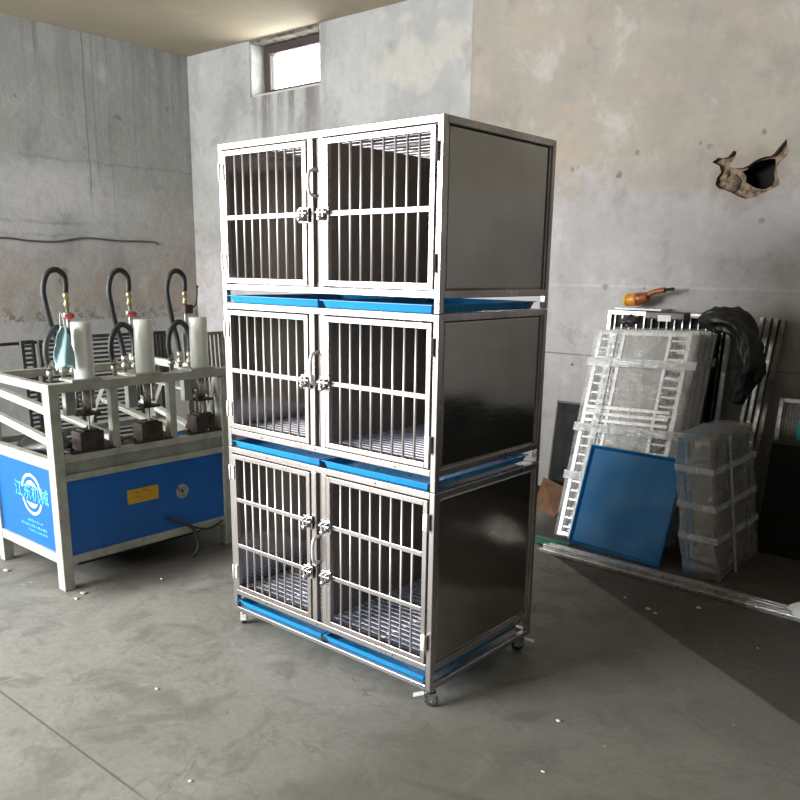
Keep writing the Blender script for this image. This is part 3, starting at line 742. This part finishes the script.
# black slatted grates behind the press, leaning on racks
def slat_panel(loc, w, h, n, mat, label, vertical=False, lean=.15, rz=0):
    r = thing('slatted_grate', label, 'grate', loc, rz, lean, 'grates stacked behind the press')
    b = MB(); t = .022
    b.box(0, t, 0, .02, 0, h); b.box(w-t, w, 0, .02, 0, h); b.box(t, w-t, 0, .02, 0, t); b.box(t, w-t, 0, .02, h-t, h)
    b.build('frame', mat, r, .002)
    b = MB()
    for i in range(n):
        if vertical:
            x = t+(w-2*t)*(i+.5)/n; b.box(x-.011, x+.011, .004, .014, t, h-t)
        else:
            z = t+(h-2*t)*(i+.5)/n; b.box(t, w-t, .004, .014, z-.0075, z+.0075)
    b.build('slats', mat, r)
    return r
slat_panel((-3.36, .10, .0), .09, 1.23, 40, 'blackgrid', 'narrow leftmost black slatted grate leaning behind the press', lean=.06, rz=PI/2)
slat_panel((-3.33, .20, .0), .27, 1.23, 40, 'blackgrid', 'black slatted grate behind the hose next to the blue face mask', lean=.06, rz=PI/2)
slat_panel((-3.36, .54, .0), .40, 1.245, 40, 'blackgrid', 'wide black slatted grate between the left and middle white cylinders', lean=.06, rz=PI/2)
slat_panel((-3.36, 1.01, .0), .16, 1.245, 4, 'blackgrid', 'narrow dark grate with upright rods just right of the middle cylinder', True, .06, PI/2)
slat_panel((-3.34, 1.30, .0), .38, 1.22, 9, 'olivegrid', 'olive grey grate with upright rods between right cylinder and cage', True, .06, PI/2)
rr = thing('rod_stand', 'thin rust brown level rod behind the press at the left edge', 'rod', (-4.3, -.55, 0))
MB().cyl((0, 0, 1.12), (0, 1.41, 1.135), .012, seg=10).build('rod', 'rust', rr)
MB().box(-.02, .02, -.03, .0, 0, 1.15).build('post', 'rust', rr)
# rack which carries rod (trestle, behind the bench)

# ------------------------------------------------------------------ right hand pile against the wall
# A: slatted panel against wall
A = thing('slatted_gate', 'white framed panel with upright dark slats leaning on the wall behind the wrapped bundle', 'panel', (-.955, 3.07, 0), 0, math.atan(.115/1.43))
b = MB(); b.box(0, .88, 0, .03, 1.415, 1.445); b.box(0, .03, 0, .03, .0, 1.415); b.box(.85, .88, 0, .03, 0, 1.415); b.box(.03, .85, 0, .03, 0, .03); b.box(.03, .85, .0, .03, .7, .73)
b.build('frame', 'packalu', A, .003)
b = MB()
for i in range(15): x = .03+.82*(i+.5)/15; b.box(x-.0045, x+.0045, .006, .022, .03, .7); b.box(x-.0045, x+.0045, .006, .022, .73, 1.415)
b.build('slats', 'tubegrey', A)
MB().box(.03, .85, .025, .03, .03, 1.415).build('backing_sheet', 'black', A)
# B: wrapped bundle of door frames
ln = math.atan(.5/1.32)
B = thing('wrapped_frame_bundle', 'tall bundle of white metal cage frames wrapped in clear film, leaning on the wall', 'bundle', (-.785, 2.33, 0), 0, ln, roll=-.035)
bh = 1.41; bw = .64
def frame_piece(y, x0, x1, z0, z1, seed):
    rn = random.Random(seed); t = .028
    b = MB(); b.box(x0, x0+t, y, y+.022, z0, z1); b.box(x1-t, x1, y, y+.022, z0, z1)
    b.box(x0+t, x1-t, y, y+.022, z0, z0+t); b.box(x0+t, x1-t, y, y+.022, z1-t, z1)
    xm = x0+.17; b.box(xm, xm+.024, y, y+.022, z0+t, z1-t)
    for xx in (x0+.085,): b.box(xx, xx+.016, y+.004, y+.018, z0+t, z1-t)
    n = int((z1-z0)/.062)
    for i in range(n): z = z0+t+(z1-z0-2*t)*(i+.5)/n; b.box(x0+t, xm, y+.006, y+.016, z-.007, z+.007)
    b.box(x1-.15, x1-.128, y, y+.022, z0+t, z1-t)
    for i in range(n): z = z0+t+(z1-z0-2*t)*(i+.5)/n; b.box(x1-.128, x1-t, y+.006, y+.016, z-.007, z+.007)
    return b
for i in range(6):
    dx = (0, .012, .006, .02, .03, .04)[i]
    o = frame_piece(.008+i*.045, .0+dx, bw+dx*1.6, .0, bh-.02*(i % 2), i).build('cage_frame', 'packalu', B, .0015)
    MB().box(.195+dx, bw-.13+dx, .018+i*.045, .021+i*.045, .35, bh-.03).build('infill_sheet', 'infill', o)
b = MB()   # lower slats seen above the tray
for i in range(4): b.box(.03, .60, -.004, .008, .74+i*.045, .762+i*.045)
b.build('cross_slats', 'packalu', B, .001)
def wrap(w_, d_, h_, seed, amp=.008, res=14):
    b = MB(); bm = b.bm
    bmesh.ops.create_cube(bm, size=1, matrix=Matrix.Translation((w_/2, d_/2, h_/2)) @ Matrix.Diagonal((w_, d_, h_, 1)))
    bmesh.ops.subdivide_edges(bm, edges=bm.edges[:], cuts=res, use_grid_fill=True)
    for v in bm.verts:
        p = v.co*7+Vector((seed,)*3); nrm = Vector((v.co.x/w_-.5, v.co.y/d_-.5, 0))
        v.co += nrm*(.3*amp) + Vector((noise.noise(p), noise.noise(p+Vector((9,0,0))), .4*noise.noise(p+Vector((0,9,0)))))*amp
        v.co.z = max(v.co.z, .0005)
    for f in bm.faces: f.smooth = True
    return b
wf = wrap(bw+.075, .28, bh+.01, 2, .008); wf.bm.transform(Matrix.Translation((-.012, -.012, 0))); wf.build('plastic_wrap', 'film', B)
def band(b, x0, x1, y0, y1, z0, z1, t=.0015):
    b.box(x0-t, x1+t, y0-t, y0, z0, z1); b.box(x0-t, x1+t, y1, y1+t, z0, z1); b.box(x0-t, x0, y0, y1, z0, z1); b.box(x1, x1+t, y0, y1, z0, z1)
for z in (.39, .72, 1.17):
    b = MB(); band(b, -.022, bw+.075, -.024, .281, z, z+.055); b.build('packing_tape', 'tape', B)
b = MB(); b.box(.10, .15, -.0275, -.0262, .0, bh+.01); b.build('packing_tape', 'tape', B)
sh_ = Matrix.Identity(4); sh_[2][1] = math.tan(ln); shear(B, sh_)
# C: large blue tray
Ct = tray_bm(.62, .62, .022, .012, .003, .006)
Ct.bm.transform(Matrix.Rotation(PI/2, 4, 'X'))          # opening faces -Y, tray height axis up
Ct = Ct.build('blue_tray', 'traydk', bevel=.004)
Ct.matrix_world = Matrix.Translation((-.325, 2.235, .012)) @ Matrix.Rotation(-.125, 4, 'Z') @ Matrix.Rotation(-.33, 4, 'X') @ Matrix.Rotation(-.02, 4, 'Y')
tag(Ct, 'large empty blue tray standing on edge against the wrapped bundle of frames', 'tray')
# D: upright stack of wrapped trays
Dk = thing('wrapped_tray_stack', 'stack of trays on edge wrapped in cloudy film, right of the large blue tray', 'stack', (.145, 2.19, 0), .0, 0)
sw, sd, sh = .19, .66, .80
for i in range(6):
    x0 = .004+i*.031
    b = MB(); b.box(x0, x0+.004, .012, sd-.012, .012, sh-.012)
    b.box(x0, x0+.024, .004, .012, .004, sh-.004); b.box(x0, x0+.024, sd-.012, sd-.004, .004, sh-.004); b.box(x0, x0+.024, .012, sd-.012, .004, .012); b.box(x0, x0+.024, .012, sd-.012, sh-.012, sh-.004)
    o = b.build('tray', 'tray' if i < 2 else 'tubegrey', Dk, .001)
    if i < 2: o['label'] = 'blue tray edge at the left of the stack'
wf = wrap(sw+.02, sd+.02, sh+.015, 7, .009, 12); wf.bm.transform(Matrix.Translation((-.008, -.01, 0))); wf.build('plastic_wrap', 'film_dense', Dk)
for z in (.22, .40, .61):
    b = MB(); band(b, -.014, sw+.018, -.018, sd+.018, z, z+.035); b.build('packing_tape', 'tape', Dk)
b = MB(); b.box(sw+.022, sw+.0235, .22, .26, 0, sh); b.build('packing_tape', 'tape', Dk)
sh_ = Matrix.Identity(4); sh_[0][2] = -.15; shear(Dk, sh_)
# E: steel tubes standing against wall
for i in range(4):
    x = .105+i*.043
    o = MB().beam((x-.035, 2.935, .014), (x, 3.215, 1.435-.004*i), .027, .027).build('square_tube', 'tubegrey' if i != 3 else 'olivegrid', bevel=.002)
    tag(o, ('upright steel square tube on the wall, nearest to the black bag', 'second upright steel square tube from the black bag', 'third upright steel square tube from the black bag', 'rightmost upright square tube leaning on the right side of the wall')[i], 'tube', 'square tubes leaning on the wall')
# F: black bag draped over bundle corner
fb = MB()
path = [(-.21, 2.93, 1.40, .02, .02), (-.15, 2.93, 1.415, .07, .06), (-.06, 2.93, 1.43, .10, .09), (.03, 2.93, 1.41, .11, .10), (.10, 2.93, 1.35, .11, .10), (.14, 2.93, 1.26, .115, .10), (.15, 2.93, 1.16, .11, .10), (.13, 2.93, 1.07, .09, .08), (.10, 2.94, .98, .06, .05), (.09, 2.94, .90, .04, .03)]
rings = []
for (x, y, z, rr, rd), nx_ in zip(path, path[1:]+[(path[-1][0], path[-1][1], path[-1][2]-.1, 0, 0)]):
    d = (Vector(nx_[:3])-Vector((x, y, z))).normalized(); s_ = Vector((0,1,0)); u_ = d.cross(s_).normalized(); r_ = []
    for k in range(28):
        a = 2*PI*k/28; v = Vector((x, y, z))+u_*math.cos(a)*rr*.75+s_*math.sin(a)*rd
        v += (u_*math.cos(a)+s_*math.sin(a))*.05*noise.noise(v*17); r_.append(fb.bm.verts.new(v))
    rings.append(r_)
for a, b_ in zip(rings, rings[1:]):
    for k in range(28): fb.bm.faces.new((a[k], a[(k+1)%28], b_[(k+1)%28], b_[k])).smooth = True
fb.bm.faces.new(rings[0][::-1]); fb.bm.faces.new(rings[-1])
o = fb.build('plastic_bag', 'bag'); sb = o.modifiers.new('s', 'SUBSURF'); sb.levels = sb.render_levels = 2
tx = bpy.data.textures.new('crumple', 'CLOUDS'); tx.noise_scale = .05
dm = o.modifiers.new('d', 'DISPLACE'); dm.texture = tx; dm.strength = .035; dm.texture_coords = 'GLOBAL'
t2 = bpy.data.textures.new('fine_crumple', 'CLOUDS'); t2.noise_scale = .018; t2.noise_depth = 3
d2 = o.modifiers.new('d2', 'DISPLACE'); d2.texture = t2; d2.strength = .022; d2.texture_coords = 'GLOBAL'
tag(o, 'crumpled black plastic bag draped over the top right corner of the wrapped bundle', 'bag')
# dark strip hanging down behind the bundle edge
# G: black board, mesh frame, teal thing
G = thing('black_board', 'tall black board leaning at the right edge behind the wrapped tray stack', 'board', (.30, 2.90, 0), -.0, .16)
MB().box(0, 2.6, 0, .03, 0, .70).build('panel', 'black', G, .004)
b = MB(); b.box(0, 2.6, -.008, -.001, .69, .712); b.box(-.004, .012, -.008, .03, 0, .69); b.build('edge_trim', 'blackgrid', G, .002)
Hm = thing('mesh_panel', 'grey wire mesh panel with pale metal frame leaning on the wall at right edge', 'panel', (.285, 3.05, 0), 0, .09)
b = MB(); b.box(0, .028, 0, .025, .0, .955); b.box(.028, .9, 0, .025, .927, .955); b.box(.028, .9, 0, .025, .0, .028); b.box(.872, .9, 0, .025, .028, .927); b.build('frame', 'alu', Hm, .003)
b = MB()
for i in range(46): x = .035+i*.0185; b.box(x, x+.0035, .008, .012, .028, .927)
for i in range(46): z = .035+i*.0195; b.box(.028, .872, .012, .015, z, z+.0035)
b.build('wire_mesh', 'tubegrey', Hm)
MB().box(.028, .872, .02, .024, .028, .927).build('backing_sheet', 'olivegrid', Hm)
b = MB(); b.lathe([(.045, 0), (.062, .02), (.065, .10), (.058, .125), (.03, .135), (.025, .15), (.001, .152)], (0, 0, 0), 20)
o = b.build('teal_canister', 'teal'); o.location = (.50, 3.03, .705)
tag(o, 'small teal plastic container perched on the black board at right edge', 'container')
# H: dark panel on the left by the cage and cardboard
H2 = thing('dark_board', 'dark grey sheet panel leaning on the wall just right of the cage', 'panel', (-1.33, 3.10, 0), 0, .13)
MB().box(.012, .50, .004, .02, .012, .735).build('sheet', 'black', H2)
b = MB(); b.box(0, .014, 0, .026, 0, .75); b.box(.014, .5, 0, .026, .736, .75); b.box(.486, .5, 0, .026, 0, .736); b.build('frame', 'blackgrid', H2, .003)
cd = MB(); cd.poly([(-1.26, 2.82, .0), (-.99, 2.66, 0), (-.985, 2.92, .13), (-1.31, 3.02, .17)], .006, (.0, .5, .86))
tag(cd.build('cardboard_sheet', 'cardboard'), 'folded sheet of brown cardboard on the floor between cage and wrapped bundle', 'cardboard')
bt = MB(); bt.box(-1.47, -1.40, 3.12, 3.2, 0, .05); tag(bt.build('dark_offcut', 'black', bevel=.006), 'small black offcut at the wall foot just right of the cage', 'offcut')
# orange tool on top of panel A
I = thing('power_tool', 'orange hand tool with black nose lying on a board on top of the slatted panel', 'tool', (-.70, 3.125, 1.452))
t = MB(); t.cyl((-.07, 0, .052), (-.01, 0, .060), .034, .038, 18); t.build('motor_housing', 'orange', I, .004)
t = MB(); t.cyl((-.01, 0, .060), (.055, 0, .075), .037, .026, 18); t.build('gear_housing', 'burnt', I, .004)
t = MB(); t.tube([(.03, 0, .075), (.08, 0, .10), (.13, 0, .112), (.15, .0, .115)], .016, 10); t.build('grip', 'burnt', I)
t = MB(); t.tube([(.145, 0, .114), (.175, 0, .12), (.20, 0, .122)], .009, 10); t.build('nose', 'black', I)
t = MB(); t.cyl((-.085, 0, .051), (-.07, 0, .052), .030, .034, 18); t.build('end_cap', 'yellow', I)
t = MB(); t.cyl((-.09, 0, .008), (-.09, 0, .15), .006, seg=8); t.build('wall_pin', 'white', I) if False else t.bm.free()
I.scale = (1.2, 1.2, 1.2)
bd = MB(); bd.box(-.14, .20, -.045, .09, 0, .012); o = bd.build('base_board', 'white', bevel=.002); o.location = (-.72, 3.135, 1.452)
tag(o, 'thin pale board under the orange tool on top of the panel', 'board')
# plum coloured packet and dark lump on top of the bundle
pk = MB(); pk.box(-.56, -.29, 2.93, 3.03, 1.405, 1.455); o = pk.build('wrapped_packet', 'purple', bevel=.008); tag(o, 'plum coloured film packet lying on top of the wrapped bundle', 'packet')
MB().box(-.47, -.38, 2.926, 2.929, 1.395, 1.435).build('paper_label', 'white', o, .0)
lk = MB(); bmesh.ops.create_icosphere(lk.bm, subdivisions=4, radius=1, matrix=Matrix.Translation((-.665, 2.955, 1.385)) @ Matrix.Diagonal((.075, .05, .03, 1)))
for v in lk.bm.verts: v.co += Vector((1,1,1))*.03*noise.noise(v.co*24)
tag(lk.build('dark_rag', 'purple'), 'small dark rag on the top left of the wrapped bundle', 'rag')

# J: bundle of aluminium bars on the floor
random.seed(5)
bl = ['aluminium bar on the floor, nearest of the bundle to the camera', 'aluminium bar second from the front of the floor bundle', 'aluminium bar third from the front of the floor bundle', 'aluminium bar at the back of the floor bundle', 'aluminium bar lying on top at the front of the floor bundle', 'aluminium bar lying on top at the back of the floor bundle']
for i in range(6):
    k = i if i < 4 else i-3.5; z = .013 if i < 4 else .039
    y = 1.93+k*.034
    o = MB().beam((-.69+.02*(i % 3), y+.035, z), (1.35, y-.01, z), .029, .024).build('aluminium_bar', 'alu', bevel=.002)
    tag(o, bl[i], 'bar', 'bundle of bars on the floor')
b = MB(); b.box(-.80, -.55, 2.085, 2.115, 0, .05, Matrix.Rotation(-.02, 3, 'Z')); tag(b.build('green_strip', 'green', bevel=.004), 'green strip lying behind the left end of the floor bars', 'strip')
wr = MB(); bmesh.ops.create_icosphere(wr.bm, subdivisions=4, radius=1, matrix=Matrix.Translation((.92, 1.95, .06)) @ Matrix.Diagonal((.13, .13, .06, 1)))
for v in wr.bm.verts:
    v.co += Vector((1,1,1))*.05*noise.noise(v.co*10); v.co.z = max(v.co.z, .055)
for f in wr.bm.faces: f.smooth = True
tag(wr.build('plastic_wrapping', 'white'), 'crumpled white plastic wrapped round the right end of the floor bars', 'wrapping')
# debris crumbs on floor
for i, (x, y, s_) in enumerate(((.30, 2.02, .016), (.345, 1.985, .010), (.40, 1.75, .010), (.21, 1.55, .014), (.26, 1.53, .009), (.05, 1.62, .007), (-.32, -.9, .006), (-.95, -.62, .007), (-2.12, -.30, .014), (-2.08, -.36, .010), (-1.7, .5, .016), (-1.55, .6, .010), (-2.75, -.42, .016), (-2.0, .1, .007), (.55, -.05, .006), (.42, .28, .008))):
    b = MB(); bmesh.ops.create_icosphere(b.bm, subdivisions=2, radius=s_, matrix=Matrix.Translation((x, y, s_*.35)) @ Matrix.Diagonal((1.3, .9, .45, 1)))
    for v in b.bm.verts: v.co += Vector((1,1,0))*s_*.5*noise.noise(v.co*60)
    tag(b.build('paper_scrap' if s_ < .0135 else 'rubble_piece', 'white' if s_ < .0135 else 'jamb'), 'small pale crumb of debris lying on the concrete floor', 'debris', 'crumbs on the floor')

# ------------------------------------------------------------------ light
wd = bpy.data.worlds.new('overcast_sky'); S.world = wd; wd.use_nodes = True
bg = wd.node_tree.nodes['Background']; bg.inputs[0].default_value = (.93, .96, 1, 1); bg.inputs[1].default_value = 2.4
def area(name, loc, rot, sx, sy, e, c=(1,1,1)):
    l = bpy.data.lights.new(name, 'AREA'); l.shape = 'RECTANGLE'; l.size = sx; l.size_y = sy; l.energy = e; l.color = c
    o = bpy.data.objects.new(name, l); col.objects.link(o); o.location = loc; o.rotation_euler = rot
    return o
# daylight entering by the high windows in the front and left walls
area('front_window_daylight', ((DX0+DX1)/2, YF-.02, 2.4), (PI/2, 0, 0), DX1-DX0-.1, 2.1, 880, (.96, .98, 1))
area('strip_window_daylight', (XL-.02, (LY0+LY1)/2, (LZ0+LZ1)/2), (0, -PI/2, 0), LZ1-LZ0-.06, LY1-LY0-.06, 300, (1, .985, .97))
area('window_daylight', ((WX0+WX1)/2+.03, YB+.26, 3.55), (-PI/2, 0, 0), .85, .42, 14, (1, 1, 1))

# ------------------------------------------------------------------ camera
cam = bpy.data.cameras.new('camera'); co = bpy.data.objects.new('camera', cam); col.objects.link(co)
CR, CU, CF = Vector((.758, .652, .014)), Vector((-.164, .171, .972)), Vector((-.631, .739, -.237))
def cam_axes():
    pi_, ro, yaw = .2388, .0142, -.7065
    F = Vector((0, math.cos(pi_), -math.sin(pi_))); R0 = Vector((1, 0, 0)); U0 = R0.cross(F)
    R1 = R0*math.cos(ro)+U0*math.sin(ro); U1 = -R0*math.sin(ro)+U0*math.cos(ro)
    m = Matrix.Rotation(-yaw, 3, 'Z'); return m@R1, m@U1, m@F, m@Vector((-.1303, -2.9366, 1.7001))
R1, U1, F1, P1 = cam_axes()
co.matrix_world = Matrix(((R1.x, U1.x, -F1.x, P1.x), (R1.y, U1.y, -F1.y, P1.y), (R1.z, U1.z, -F1.z, P1.z), (0, 0, 0, 1)))
cam.sensor_width = 36; cam.lens = 821.47/800*36; cam.shift_y = 69.44/800; cam.clip_start = .05
S.camera = co
S.view_settings.view_transform = 'Standard'; S.view_settings.look = 'None'; S.view_settings.gamma = 1; S.view_settings.use_curve_mapping = False
S.view_settings.exposure = .28
S.cycles.max_bounces = 8
